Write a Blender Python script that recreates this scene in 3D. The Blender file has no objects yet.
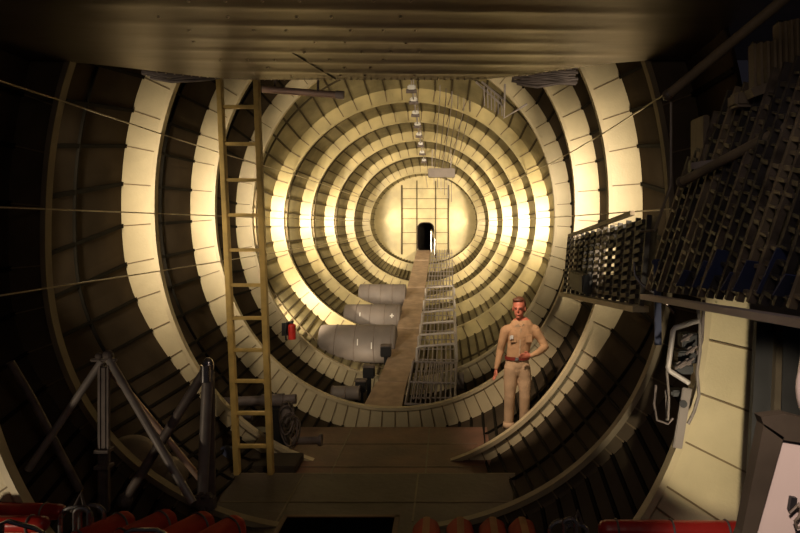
import bpy, bmesh, math, random
from mathutils import Vector, Matrix, Quaternion
random.seed(7)
C = bpy.context.scene.collection
PI = math.pi
CX, CZ = 0.914, 3.5
F = 640.0
def P(px, py, d):
    return Vector((CX + (px-448)*d/F, d, CZ - (py-225)*d/F))

# ------------------------------------------------------------------ materials
def mat(name, col, rough=.6, metal=0, var=.15, scale=6, bump=0, bscale=40, col2=None, coat=0, stretch=(1,1,1), spec=.5):
    m = bpy.data.materials.new(name); m.use_nodes = True
    nt = m.node_tree; b = nt.nodes['Principled BSDF']
    b.inputs['Roughness'].default_value = rough; b.inputs['Metallic'].default_value = metal
    b.inputs['Coat Weight'].default_value = coat; b.inputs['Specular IOR Level'].default_value = spec
    tc = nt.nodes.new('ShaderNodeTexCoord'); mp = nt.nodes.new('ShaderNodeMapping')
    mp.inputs['Scale'].default_value = stretch
    nt.links.new(tc.outputs['Object'], mp.inputs[0])
    n = nt.nodes.new('ShaderNodeTexNoise'); n.inputs['Scale'].default_value = scale; n.inputs['Detail'].default_value = 5
    nt.links.new(mp.outputs[0], n.inputs['Vector'])
    r = nt.nodes.new('ShaderNodeValToRGB')
    c2 = col2 or tuple(min(1, c*(1+var)) for c in col)
    c1 = tuple(c*(1-var) for c in col)
    r.color_ramp.elements[0].position = .35; r.color_ramp.elements[1].position = .68
    r.color_ramp.elements[0].color = (*c1, 1); r.color_ramp.elements[1].color = (*c2, 1)
    nt.links.new(n.outputs['Fac'], r.inputs[0]); nt.links.new(r.outputs[0], b.inputs['Base Color'])
    if bump:
        n2 = nt.nodes.new('ShaderNodeTexNoise'); n2.inputs['Scale'].default_value = bscale
        nt.links.new(mp.outputs[0], n2.inputs['Vector'])
        bp = nt.nodes.new('ShaderNodeBump'); bp.inputs['Strength'].default_value = bump; bp.inputs['Distance'].default_value = .02
        nt.links.new(n2.outputs['Fac'], bp.inputs['Height']); nt.links.new(bp.outputs[0], b.inputs['Normal'])
    return m
M = {}
M['web'] = mat('web_plywood', (.60,.50,.30), .42, var=.10, scale=2.2, bump=.15)
M['webt'] = mat('tail_plywood', (.50,.405,.185), .42, var=.22, scale=1.6, bump=.15)
M['flange_shaded'] = mat('flange_wood_shaded', (.27,.21,.125), .6, var=.15, scale=3)  # flange wood toned down, dim light on the second frame put into colour
M['web_shaded'] = mat('web_plywood_shaded', (.11,.08,.048), .7, var=.2, scale=2.2, spec=.2)  # darker copy of the web plywood, shade of the second frame painted in
M['batten'] = mat('batten_wood', (.20,.14,.07), .6)
M['flange'] = mat('flange_wood', (.55,.45,.27), .45, var=.12, scale=3)
M['skin'] = mat('skin_plywood_shaded', (.068,.050,.031), .9, var=.25, scale=1.2, spec=.05)  # shade of the unlit forward bays is put into this skin colour
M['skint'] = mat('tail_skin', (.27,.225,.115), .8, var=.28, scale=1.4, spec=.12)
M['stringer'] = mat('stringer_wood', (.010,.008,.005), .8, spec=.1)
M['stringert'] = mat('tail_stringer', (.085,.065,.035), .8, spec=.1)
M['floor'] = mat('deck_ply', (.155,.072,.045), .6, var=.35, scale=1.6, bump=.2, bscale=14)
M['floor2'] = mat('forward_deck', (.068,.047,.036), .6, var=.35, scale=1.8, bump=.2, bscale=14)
M['seam'] = mat('seam', (.05,.035,.025), .7)
M['seaml'] = mat('light_seam', (.17,.12,.085), .6)
M['ceil'] = mat('ceiling_metal', (.20,.165,.125), .40, metal=.75, var=.18, scale=1.2, bump=.12, bscale=3, stretch=(1,2.5,1))
M['rivet'] = mat('rivet', (.5,.42,.32), .35, metal=.8)
M['walk'] = mat('catwalk_ply', (.43,.30,.195), .6, var=.18, scale=5, stretch=(1,1,1))
M['steel'] = mat('grey_tube', (.36,.31,.28), .5, metal=.2)
M['dsteel'] = mat('dark_tube', (.16,.125,.11), .6, metal=.2, var=.3)
M['chrome'] = mat('chrome', (.62,.58,.56), .25, metal=.9)
M['drum'] = mat('drum_grey', (.20,.165,.14), .6, var=.12, scale=3)
M['band'] = mat('drum_band', (.19,.15,.125), .6)
M['white'] = mat('white_paint', (.75,.72,.66), .5, var=.05)
M['matte'] = mat('matte_black', (.004,.004,.004), 1, spec=0)
M['guard'] = mat('pale_tube', (.45,.40,.36), .5, metal=.1)
M['black'] = mat('black', (.014,.013,.013), .5)
M['yel'] = mat('yellow_wood', (.58,.40,.12), .5, var=.18, scale=6, bump=.1)
M['red'] = mat('red_vinyl', (.42,.022,.014), .38, var=.25, scale=3, bump=.25, bscale=12)
M['redb'] = mat('red_brown_vinyl', (.46,.05,.022), .7, var=.25, scale=3, bump=.25, bscale=12, spec=.15)
M['tan'] = mat('tan_stripe', (.50,.25,.11), .8, spec=.1)
M['pink'] = mat('pinkish_white', (.62,.50,.43), .45, var=.06, scale=2)
M['brown'] = mat('brown_trim', (.055,.042,.028), .6, spec=.2)
M['olive'] = mat('olive_tube', (.20,.15,.09), .5, var=.2)
M['blue'] = mat('blue_cloth', (.035,.045,.10), .6)
M['net'] = mat('dark_webbing', (.045,.037,.03), .55, var=.4, scale=9)
M['netl'] = mat('webbing_tan', (.12,.09,.06), .5, var=.5, scale=9)
M['khaki'] = mat('khaki', (.47,.27,.135), .8, var=.10, scale=9, bump=.3, bscale=25)
M['khakit'] = mat('khaki_trousers', (.50,.33,.19), .8, var=.10, scale=9, bump=.3, bscale=25)
M['flesh'] = mat('flesh', (.55,.17,.10), .5, var=.08)
M['hair'] = mat('hair', (.13,.045,.02), .6, var=.3, scale=50)
M['belt'] = mat('belt', (.20,.03,.02), .4)
M['shoe'] = mat('shoe', (.05,.03,.02), .4)
M['eye'] = mat('eye', (.04,.02,.015), .4)
M['tarp'] = mat('tan_tarp', (.26,.20,.13), .7, var=.2, scale=4, bump=.5, bscale=8)
M['copper'] = mat('copper_pipe', (.80,.55,.42), .45, metal=.3)

# ------------------------------------------------------------------ mesh helpers
class MB:
    def __init__(s): s.bm = bmesh.new(); s.mi = 0; s.n = 0
    def _mark(s, faces):
        for f in faces: f.material_index = s.mi
    def quadgrid(s, rows, closed=False):
        vs = [[s.bm.verts.new(p) for p in r] for r in rows]
        out = []
        for i in range(len(vs)-1):
            n = len(vs[i])
            for j in range(n if closed else n-1):
                k = (j+1) % n
                try: out.append(s.bm.faces.new((vs[i][j], vs[i][k], vs[i+1][k], vs[i+1][j])))
                except ValueError: pass
        s._mark(out); return s
    def box(s, c, size, rot=None, bev=0):
        m = Matrix.Translation(Vector(c)) @ (rot.to_matrix().to_4x4() if rot is not None else Matrix()) @ Matrix.Diagonal((*size,1))
        r = bmesh.ops.create_cube(s.bm, size=1, matrix=m)
        fs = set(f for v in r['verts'] for f in v.link_faces); s._mark(fs)
        if bev:
            es = list(set(e for v in r['verts'] for e in v.link_edges))
            b = bmesh.ops.bevel(s.bm, geom=es, offset=bev, segments=2, affect='EDGES')
            s._mark(b['faces'])
        return s
    def bar(s, a, b, w, h=None, up=(0,0,1), bev=0):
        a, b = Vector(a), Vector(b); d = b-a; L = d.length
        y = d.normalized(); u = Vector(up)
        if abs(y.dot(u)) > .98: u = Vector((0,1,0))
        x = y.cross(u).normalized(); z = x.cross(y)
        q = Matrix((x, y, z)).transposed().to_quaternion()
        return s.box((a+b)/2, (w, L, h or w), q, bev)
    def cyl(s, a, b, r, r2=None, n=16, caps=True):
        a, b = Vector(a), Vector(b); d = b-a
        q = Vector((0,0,1)).rotation_difference(d)
        m = Matrix.Translation((a+b)/2) @ q.to_matrix().to_4x4()
        r_ = bmesh.ops.create_cone(s.bm, cap_ends=caps, segments=n, radius1=r, radius2=r if r2 is None else r2, depth=d.length, matrix=m)
        s._mark(set(f for v in r_['verts'] for f in v.link_faces)); return s
    def tube(s, pts, r, n=8, close=False):
        pts = [Vector(p) for p in pts]; rows = []
        prev = None; N = len(pts)
        for i, p in enumerate(pts):
            t = (pts[(i+1) % N]-pts[i-1]) if close else (pts[min(i+1, N-1)]-pts[max(i-1, 0)])
            t.normalize()
            if prev is None:
                u = Vector((0,0,1)) if abs(t.z) < .9 else Vector((1,0,0))
                x = t.cross(u).normalized()
            else:
                x = (prev - t*prev.dot(t)).normalized()
            prev = x; y = t.cross(x)
            rows.append([p + x*math.cos(2*PI*k/n)*r + y*math.sin(2*PI*k/n)*r for k in range(n)])
        if close: rows.append(rows[0])
        s.quadgrid(rows, closed=True)
        if not close:
            for row in (rows[0], rows[-1]):
                c = s.bm.verts.new(sum(row, Vector())/n)
                vv = [s.bm.verts.new(q) for q in row]
                s._mark([s.bm.faces.new((c, vv[k], vv[(k+1) % n])) for k in range(n)])
        return s
    def ell(s, c, r, rot=None, u=20, v=12):
        rr = (r, r, r) if isinstance(r, (int, float)) else r
        m = Matrix.Translation(Vector(c)) @ (rot.to_matrix().to_4x4() if rot is not None else Matrix()) @ Matrix.Diagonal((*rr,1))
        r_ = bmesh.ops.create_uvsphere(s.bm, u_segments=u, v_segments=v, radius=1, matrix=m)
        s._mark(set(f for q in r_['verts'] for f in q.link_faces)); return s
    def poly(s, pts2, origin, ax, ay, depth):
        az = Vector(ax).cross(Vector(ay)).normalized()*depth
        o = Vector(origin)
        a = [s.bm.verts.new(o+Vector(ax)*p[0]+Vector(ay)*p[1]) for p in pts2]
        b = [s.bm.verts.new(v.co+az) for v in a]
        fs = [s.bm.faces.new(a), s.bm.faces.new(b[::-1])]
        for i in range(len(a)):
            j = (i+1) % len(a); fs.append(s.bm.faces.new((a[j], a[i], b[i], b[j])))
        s._mark(fs); return s
    def build(s, name, ms, parent=None, smooth=False, origin=None):
        me = bpy.data.meshes.new(name)
        bmesh.ops.recalc_face_normals(s.bm, faces=s.bm.faces)
        if origin is not None:
            bmesh.ops.translate(s.bm, verts=s.bm.verts, vec=-Vector(origin))
        s.bm.to_mesh(me); s.bm.free()
        if not isinstance(ms, (list, tuple)): ms = [ms]
        for m in ms: me.materials.append(m)
        if smooth:
            for p in me.polygons: p.use_smooth = True
            if smooth != 'all':
                bpy_smooth(me, 40)
        o = bpy.data.objects.new(name, me); C.objects.link(o)
        if parent is not None:
            o.parent = parent
            # geometry is given in world space: cancel the parent's transform
            o.matrix_parent_inverse = wmat(parent).inverted()
        if origin is not None: o.location = origin
        return o
def wmat(o):
    m = Matrix.LocRotScale(o.location, o.rotation_euler, o.scale)
    if o.parent: m = wmat(o.parent) @ o.matrix_parent_inverse @ m
    return m
def bpy_smooth(me, deg):
    bm = bmesh.new(); bm.from_mesh(me)
    for e in bm.edges:
        if len(e.link_faces) == 2 and e.calc_face_angle(0) > math.radians(deg): e.smooth = False
    bm.to_mesh(me); bm.free()
def tag(o, label=None, cat=None, group=None, kind=None):
    if label: o['label'] = label
    if cat: o['category'] = cat
    if group: o['group'] = group
    if kind: o['kind'] = kind
    return o
def empty(name, loc, label, cat, group=None):
    o = bpy.data.objects.new(name, None); o.location = loc; o.empty_display_size = .1; C.objects.link(o)
    return tag(o, label, cat, group)
def copy_tree(o, parent=None):
    inv = o.matrix_parent_inverse.copy(); c = o.copy(); C.objects.link(c); c.parent = parent; c.matrix_parent_inverse = inv
    for ch in list(o.children): copy_tree(ch, c)
    return c

# ------------------------------------------------------------------ hull sections
# y, half width, centre z, bottom z, top z, exponent, web depth
ST = [ (5.30, 3.05, 3.35, -.15, 7.1, 2.3, 1.25),
       (6.49, 3.15, 3.35, .40, 7.2, 2.3, .40),
       (8.85, 3.13, 3.78, .11, 7.4, 2.12, .48),
       (11.05, 3.10, 3.83, .35, 7.33, 2.1, .44),
       (13.2, 3.11, 3.70, .35, 7.05, 2.05, .36),
       (15.4, 3.03, 3.65, .85, 6.46, 2.0, .34),
       (17.6, 2.85, 3.60, 1.11, 6.33, 2.0, .32),
       (19.8, 2.61, 3.60, 1.30, 6.10, 2.0, .31),
       (22.0, 2.32, 3.60, 1.54, 5.85, 2.0, .30),
       (24.2, 2.03, 3.60, 2.00, 5.45, 2.0, .30),
       (25.6, 1.93, 3.60, 2.10, 5.35, 2.0, .12) ]
def sect(y):
    if y <= ST[0][0]: s = ST[0]; return s[1:6] + (.38,)
    for a, b in zip(ST, ST[1:]):
        if y <= b[0]:
            t = (y-a[0])/(b[0]-a[0])
            wa = .38 if a is ST[0] else a[6]
            return tuple(a[i]+(b[i]-a[i])*t for i in range(1,6)) + (wa+(b[6]-wa)*t,)
    return ST[-1][1:]
def prof(y, t, off=0, scale=None):
    a, zc, zb, zt, n, w = sect(y)
    c, s = math.cos(t), math.sin(t)
    A = a+off; B = (zt-zc if s >= 0 else zc-zb)+off
    return Vector((A*math.copysign(abs(c)**(2/n), c), y, zc + B*math.copysign(abs(s)**(2/n), s)))
def thin(y, t):           # the near frames are shallower towards the keel
    s_ = -math.sin(t); k = min(1, max(0, (s_-.15)/.55)); k = k*k*(3-2*k)
    f = 1 if y <= 8.85 else max(0, (11.05-y)/2.2)
    if y < 6.4: f = max(0, (y-5.3)/1.19)
    return 1-.55*k*f
def skin(y, t, inn=0): return prof(y, t, sect(y)[5]*thin(y, t)-inn)
NS = 52
ANG = [2*PI*(k+.5)/NS for k in range(NS)]
ANG += [2*PI*k/NS for k in range(NS) if math.sin(2*PI*k/NS) < -.5]     # closer planking over the keel

# skin walls: left / right halves, forward (shade painted in) and tail (lighter) stretches, stringers and light ribs included
YS = []
for a, b in zip(ST, ST[1:]):
    for k in range(4): YS.append(a[0]+(b[0]-a[0])*k/4)
YS.append(ST[-1][0])
def hull(name, t0, t1, y0, y1, ms):
    mb = MB(); ys = [y for y in YS if y0-.01 <= y <= y1+.01]
    N = 64
    rows = [[skin(y, t0+(t1-t0)*k/N) for k in range(N+1)] for y in ys]
    mb.quadgrid(rows)
    rows = [[skin(y, t0+(t1-t0)*k/N, -.03) for k in range(N+1)] for y in ys]
    mb.quadgrid(rows)
    mb.mi = 1
    for t in ANG:
        if t > 3*PI/2 and t0 < 0: t -= 2*PI
        if not (t0 < t < t1): continue
        dt = .018/3.2
        for s0 in range(len(ys)-1):
            ya, yb = ys[s0], ys[s0+1]
            def ring(y):
                return [skin(y, t-dt, -.005), skin(y, t-dt, .032), skin(y, t+dt, .032), skin(y, t+dt, -.005)]
            mb.quadgrid([ring(ya), ring(yb)])
    # light intermediate ribs
    for a, b in zip(ST[1:], ST[2:]):
        ym = (a[0]+b[0])/2
        if not (y0 <= ym <= y1): continue
        for wdt in ((ym-.012, ym+.012),):
            M1 = 64; rows = []
            for (yy, inn) in ((wdt[0], -.005), (wdt[0], .035), (wdt[1], .035), (wdt[1], -.005)):
                rows.append([skin(yy, t0+(t1-t0)*k/M1, inn) for k in range(M1+1)])
            mb.quadgrid(rows)
    o = mb.build(name, ms); tag(o, kind='structure'); return o
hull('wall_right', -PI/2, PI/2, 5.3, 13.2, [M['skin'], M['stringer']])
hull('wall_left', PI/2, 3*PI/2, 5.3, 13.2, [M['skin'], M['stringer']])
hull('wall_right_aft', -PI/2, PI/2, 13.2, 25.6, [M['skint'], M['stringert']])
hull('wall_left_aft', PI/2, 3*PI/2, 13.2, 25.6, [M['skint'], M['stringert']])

# ring frames
frame_labels = ['wide plywood ring frame nearest the viewer, edges cut by the picture sides',
 'shadowed ring frame whose curved inner rim crosses the forward deck',
 'broad bright plywood ring frame just behind the tall yellow ladder',
 'bright ring frame where the wooden deck ends, second bright ring inward',
 'shaded ring frame just aft of the deck end, at the foot of the catwalk',
 'yellowish glowing ring frame directly behind the grey drums',
 'narrow glowing ring frame halfway down the tail, third outward from catwalk top half',
 'fourth glowing ring frame counted outward from the far bulkhead',
 'second dim small ring frame counted outward from the far bulkhead',
 'smallest ring frame, directly before the round end bulkhead']
frame_labels[6] = 'glowing ring frame next inward from the one behind the drums'
frame_labels[7] = 'thin ring frame third counted outward from the far bulkhead'
for i, st in enumerate(ST[:-1]):
    y = st[0]; w = st[6]; N = 160
    root = empty('ring_frame', (0, y, max(st[3]-w, -.3)), frame_labels[i], 'frame', 'ring frames of the hull')
    tail = i >= 5
    mb = MB()
    cl = i > 0
    TT = [2*PI*k/N for k in range(N)] if cl else [-PI+.02+(PI-.04)*k/(N-1) for k in range(N)]
    def loop(yy, off): return [prof_at(st, yy, t, off) for t in TT]
    def wloop(yy): return [prof_at(st, yy, t, w*thin(st[0], t)-.005) for t in TT]
    def prof_at(st, yy, t, off):
        _, a, zc, zb, zt, n, w_ = st
        c, s = math.cos(t), math.sin(t)
        B = (zt-zc if s >= 0 else zc-zb)+off
        return Vector(((a+off)*math.copysign(abs(c)**(2/n), c), yy, zc + B*math.copysign(abs(s)**(2/n), s)))
    mb.quadgrid([loop(y, .01), wloop(y)], cl)
    mb.quadgrid([loop(y+.03, .01), wloop(y+.03)], cl)
    mb.mi = 1
    for t in (ANG if i < 5 else ANG[:NS]):                                   # seams and battens of the web, a surface pattern
        if i == 0 and math.sin(t) > -.05: continue
        a, b = prof_at(st, y-.008, t, .05), prof_at(st, y-.008, t, w*thin(y, t)-.02)
        mb.bar(a, b, .014 if i < 5 else .022, .016, up=(0,1,0))
    mb.build('web', [M['webt'] if tail else (M['web_shaded'] if i == 1 else M['web']), M['batten']], root)
    mb = MB(); fw = .055 if i < 5 else .035
    q = [(y-.035, 0), (y-.035, fw), (y+.07, fw), (y+.07, 0), (y-.035, 0)]
    mb.quadgrid([loop(a, b) for a, b in q], cl)
    mb.build('flange', M['webt'] if tail else (M['flange_shaded'] if i == 1 else M['flange']), root)

# tie rods at the rims of the frames
for (side, deg, lab) in ((-1, 2.87, 'lower thin tie rod along the left side of the hull'), (-1, 3.66, 'middle thin tie rod along the left side of the hull'),
                    (-1, 4.75, 'upper thin tie rod along the left side of the hull'), (1, 2.87, 'lower thin tie rod along the right side of the hull'),
                    (1, 3.66, 'middle thin tie rod along the right side of the hull'), (1, 4.75, 'upper thin tie rod along the right side of the hull')):
    mb = MB(); pts = []
    for s in ST[:-1]:
        zz = 3.6+(deg-3.6)*s[1]/3.12; lo, hi = -PI/2, PI/2
        for _ in range(30):
            m = (lo+hi)/2
            if prof(s[0], m).z < zz: lo = m
            else: hi = m
        p = prof(s[0], lo, .005); p.x *= side; pts.append(p)
    pts[0] = Vector((pts[1].x, 5.3, pts[1].z))
    mb.tube(pts, .009, 6)
    tag(mb.build('tie_rod', M['flange'], smooth=True, origin=pts[0]), lab, 'rod', 'tie rods between the ring frames')

# end bulkhead with an oval doorway
def wall_back():
    y = 25.6; mb = MB(); bm = mb.bm
    N = 96; outer = [skin(y, 2*PI*k/N) for k in range(N)]
    x0, x1, z0, z1 = -.31, .35, 2.42, 3.60; r = .24
    door = []
    for (cx, cz, a0) in ((x1-r, z1-r, 0), (x0+r, z1-r, 90), (x0+r, z0+r, 180), (x1-r, z0+r, 270)):
        for k in range(7):
            a = math.radians(a0+15*k); door.append(Vector((cx+r*math.cos(a), y, cz+r*math.sin(a))))
    es = []
    for lp in (outer, door):
        vs = [bm.verts.new(p) for p in lp]
        for k in range(len(vs)): es.append(bm.edges.new((vs[k], vs[(k+1) % len(vs)])))
    bmesh.ops.triangle_fill(bm, use_beauty=True, use_dissolve=False, edges=es)
    # door reveal
    mb.mi = 1
    rows = [[p+Vector((0, dy, 0)) for p in door] for dy in (-.03, .35)]
    mb.quadgrid(rows, True)
    for k in range(len(door)):
        mb.bar(door[k], door[(k+1) % len(door)], .03, .05, up=(0,1,0))
    mb.mi = 2
    for xx in (-.93, -.27-.06, .38+.04, .93):            # upright ribs
        zt = 3.6+1.7*math.sqrt(max(0, 1-(xx/1.95)**2)); zb = 3.6-1.45*math.sqrt(max(0, 1-(xx/1.95)**2))
        mb.bar((xx, y-.03, zb), (xx, y-.03, zt), .035 if abs(xx) < .6 else .06, .05, up=(0,1,0))
    for zz in (2.75, 3.2, 3.75, 4.15, 4.55, 4.95):
        for (a, b) in ((-.93, -.33), (.42, .93), (-.33, .42)):
            if a == -.33 and zz < 3.7: continue
            mb.bar((a, y-.015, zz), (b, y-.015, zz), .02, .03, up=(0,1,0))
    o = mb.build('wall_back', [M['webt'], M['brown'], M['stringert']]); tag(o, kind='structure')
    mb = MB(); mb.box((.02, 28.2, 3.3), (3, .05, 3)); mb.box((.02, 26.8, 2.36), (2.2, 2.3, .05))
    tag(mb.build('wall_beyond_door', M['brown']), kind='structure')
wall_back()

# decks
mb = MB()
za, zf = .25, .45
def halfw(y, z):
    lo, hi = -PI/2, 0
    for _ in range(30):
        m = (lo+hi)/2
        if skin(y, m).z < z: lo = m
        else: hi = m
    return skin(y, lo).x
ys = [7.6, 8.2, 8.85, 9.6, 10.27]
for (z, ) in ((za,), (za-.04,)):
    mb.quadgrid([[Vector((-halfw(y, za)-.10, y, z)), Vector((halfw(y, za)+.10, y, z))] for y in ys])
mb.box((0, 10.28, za-.1), (2*halfw(10.28, za), .03, .2))
mb.mi = 1
for x in (-.62, .62): mb.box((x, 9.0, za+.002), (.02, 2.5, .006))
for y in (8.6, 9.5): mb.box((0, y, za+.002), (2.7, .02, .006))
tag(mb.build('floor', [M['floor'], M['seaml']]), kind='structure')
mb = MB(); ys = [5.3, 5.9, 6.5, 7.1, 7.85]
# forward deck with a rectangular hatch
hx0, hx1, hy0, hy1 = -.76, .36, 5.55, 6.66
def fd(x0f, x1f, ylist):
    for z in (zf, zf-.05):
        mb.quadgrid([[Vector((x0f(y), y, z)), Vector((x1f(y), y, z))] for y in ylist])
fd(lambda y: -halfw(y, zf)-.1, lambda y: hx0, ys)
fd(lambda y: hx1, lambda y: halfw(y, zf)+.1, ys)
fd(lambda y: hx0, lambda y: hx1, [hy1, 7.1, 7.85])
fd(lambda y: hx0, lambda y: hx1, [5.3, 6.0, hy1])
for z in (zf, zf-.05): mb.quadgrid([[Vector((-3.6, y, z)), Vector((4.3, y, z))] for y in (1.0, 5.3)])
mb.mi = 1
mb.box((0, 7.86, zf-.1), (2*halfw(7.86, zf), .03, .2))
for x in (-.85, .55): mb.box((x, 7.2, zf+.002), (.02, 1.25, .006))
mb.box((0, 7.05, zf+.002), (3.2, .02, .006)); 
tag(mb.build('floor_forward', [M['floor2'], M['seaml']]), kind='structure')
root = empty('hatch_cover', (-.2, 6.1, zf), 'black rectangular hatch cover in the deck at the bottom edge of the picture', 'hatch')
mb = MB(); mb.box((-.2, 6.1, zf+.006), (1.12, 1.1, .012), bev=.003); mb.build('cover', M['matte'], root)
for (x, y, sx, sy) in ((-.785, 6.1, .05, 1.2), (.385, 6.1, .05, 1.2), (-.2, 6.68, 1.22, .05)):
    mb = MB(); mb.box((x, y, zf+.008), (sx, sy, .016)); mb.build('border_strip', M['floor'], root)

# ceiling panel: sagging riveted metal underside
def cz_(x, y):
    return 5.14 + .012*math.sin((7.4-y)*2.2)
def edge_y(x):
    k = min(1, max(0, (abs(x+.1)-1.2)/2.0)); return 7.24-.83*k*k*(3-2*k)
def ceiling():
    mb = MB(); NX, NY = 140, 90
    def h(x, y):
        z = cz_(x, y)
        # pressed beads that run across and fade out to each side
        for k in range(7):
            yc = 6.9-k*.42; x0 = -1.9+.12*k; L = 2.2+.25*(k % 3)
            xx = (x-.25)/L
            if abs(xx) < 1: z -= .018*math.exp(-((y-yc-.05*x)/.055)**2)*(1-xx*xx)
        return z
    def pt(i, j):
        x = -4.9+9.8*i/NX; y = 1.6+(edge_y(x)-1.6)*j/NY; return Vector((x, y, h(x, y)))
    rows = [[pt(i, j) for i in range(NX+1)] for j in range(NY+1)]
    mb.quadgrid(rows)
    mb.quadgrid([[p+Vector((0,0,.06)) for p in r] for r in rows[::45]])
    e = rows[-1]
    mb.quadgrid([e, [p+Vector((0,.01,.08)) for p in e]])
    mb.mi = 1
    for k in range(9):
        for j in range(8):
            x = -1.35+.27*j+.1*(k % 2); y = 7.05-k*.34
            if random.random() < .35: continue
            mb.ell((x, y, h(x, y)-.004), (.014, .014, .008), u=8, v=5)
    for j in range(60):
        x = -2.2+.075*j; mb.ell((x, edge_y(x)-.04, cz_(x, 7.36)-.004), (.011, .011, .008), u=8, v=5)
    mb.mi = 2
    mb.bar((-.35, 7.2, cz_(-.35,7.2)-.004), (-.95, 4.2, cz_(-.95,4.2)-.004), .012, .008)
    o = mb.build('ceiling', [M['ceil'], M['rivet'], M['seam']], smooth=True); tag(o, kind='structure')
ceiling()

# ------------------------------------------------------------------ catwalk, rack
def rz(y): return .33+.152*(y-11.3)
cat = empty('catwalk', (-.1, 11.2, .3), 'long brown plywood catwalk ramp climbing to the far doorway', 'walkway')
segs = [(11.15, 12.3, -.58, .10, -.47, .12), (12.3, 13.6, -.44, .13, -.36, .20)]
y = 13.6
while y < 25.3:
    segs.append((y, min(y+2.0, 25.5), -.33, .22, -.33, .22)); y += 2.0
for k, (ya, yb, a0, a1, b0, b1) in enumerate(segs):
    mb = MB(); g = .012
    dz = .012*(k % 2)
    top = [Vector((a0, ya+g, rz(ya)+dz)), Vector((a1, ya+g, rz(ya)+dz)), Vector((b1, yb-g, rz(yb)+dz)), Vector((b0, yb-g, rz(yb)+dz))]
    vs = [mb.bm.verts.new(p) for p in top]; vb = [mb.bm.verts.new(p-Vector((0,0,.05))) for p in top]
    mb.bm.faces.new(vs); mb.bm.faces.new(vb[::-1])
    for i in range(4): mb.bm.faces.new((vs[i], vb[i], vb[(i+1)%4], vs[(i+1)%4]))
    mb.build('plank', M['walk'], cat)
for x in (-.28, .17):
    mb = MB(); mb.bar((x, 11.4, rz(11.4)-.09), (x, 25.4, rz(25.4)-.09), .05, .08); mb.build('stringer', M['brown'], cat)
for k, y in enumerate([12.2, 14.2, 16.4, 18.6, 20.8, 23.0]):
    zb = skin(y, -PI/2).z
    for x in (-.26, .15): mb = MB(); mb.bar((x, y, zb), (x, y, rz(y)-.1), .05); mb.build('support_post', M['brown'], cat)

rack = empty('cable_rack', (.7, 11.6, .35), 'grey tubular cable rack with rungs running beside the catwalk', 'rack')
mb = MB(); y0 = 11.4
for k in range(9):
    x = .30+.095*k
    mb = MB(); mb.tube([(x, yy, rz(yy)+.06) for yy in (11.4, 16, 20, 25.3)], .014, 6); mb.build('rail', M['steel'], rack, smooth=True)
for k in range(22):
    yy = 11.5+k*.63; mb = MB(); mb.tube([(.26, yy, rz(yy)+.035), (1.10, yy, rz(yy)+.035)], .014, 6); mb.build('rung', M['steel'], rack, smooth=True)
for k, yy in enumerate((13.3, 14.1, 15.0, 16.0, 17.2, 18.6)):     # bent hoops standing over the rails
    h = .34-.02*k; mb = MB()
    mb.tube([(.26, yy, rz(yy)), (.27, yy, rz(yy)+h*.9), (.31, yy, rz(yy)+h), (1.03, yy+.1, rz(yy)+h+.04), (1.09, yy+.1, rz(yy)+h*.9), (1.10, yy+.1, rz(yy))], .028, 8)
    mb.build('hoop', M['guard'], rack, smooth=True)
for x in (.30, 1.06):
    mb = MB(); mb.tube([(x, 13.3, rz(13.3)+.33), (x, 16, rz(16)+.29), (x, 18.6, rz(18.6)+.26)], .016, 6); mb.build('top_rail', M['guard'], rack, smooth=True)
# slatted end gate
mb = MB()
A, B = Vector((.16, 11.35, .33)), Vector((1.03, 11.35, .30))
A2, B2 = Vector((.24, 12.35, .86)), Vector((1.08, 12.35, .84))
mb.tube([A, A2, B2, B], .028, 8, close=True)
mb.tube([A.lerp(A2,.5), B.lerp(B2,.5)], .02, 8)
for k in range(1, 10): mb.tube([A.lerp(B, k/10), A2.lerp(B2, k/10)], .014, 6)
mb.build('end_gate', M['steel'], rack, smooth=True)

# handrail beside the doorway
hr = MB(); hr.tube([(.26,25.2,2.42),(.26,25.2,3.3),(.40,24.4,2.95),(.40,24.4,2.35)], .03, 8); hr.tube([(.26,25.2,2.9),(.40,24.4,2.65)], .02, 8)
tag(hr.build('handrail', M['chrome'], smooth=True, origin=(.3,24.8,2.4)), 'small bent metal handrail at the right of the far oval doorway', 'handrail')

# ------------------------------------------------------------------ drums
def drum(c, r, L, label, mark):
    root = empty('fuel_drum', (c[0], c[1], c[2]-r), label, 'drum', 'grey drums left of the catwalk')
    mb = MB(); N = 40
    prof_ = [(-.5, .0), (-.5, .90), (-.49, .97), (-.47, 1), (.47, 1), (.49, .97), (.5, .90), (.495, .88), (.495, 0)]
    rows = [[Vector((c[0]+a*L, c[1]+math.cos(2*PI*k/N)*b*r, c[2]+math.sin(2*PI*k/N)*b*r)) for k in range(N)] for a, b in prof_]
    mb.quadgrid(rows, True); body = mb.build('body', M['drum'], root, smooth=True)
    for s in (-.28, -.03, .22, .44):
        mb = MB(); mb.tube([(c[0]+s*L, c[1]+math.cos(2*PI*k/N)*r, c[2]+math.sin(2*PI*k/N)*r) for k in range(N)], .014, 6, close=True)
        mb.build('band', M['band'], body, smooth=True)
    mb = MB()
    for (fx, ang, w, h) in mark:
        a = math.radians(ang); p = Vector((c[0]+fx*L, c[1]-math.cos(a)*(r+.006), c[2]+math.sin(a)*(r+.006)))
        mb.box(p, (w, .008, h), Quaternion((1,0,0), -a))
    mb.build('painted_mark', M['white'], root)
drum((-1.12, 14.55, .80), .43, 1.72, 'nearest grey drum lying left of the catwalk behind the ring rim', [(.02, 15, .02, .14), (.2, 5, .02, .14)])
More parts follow.
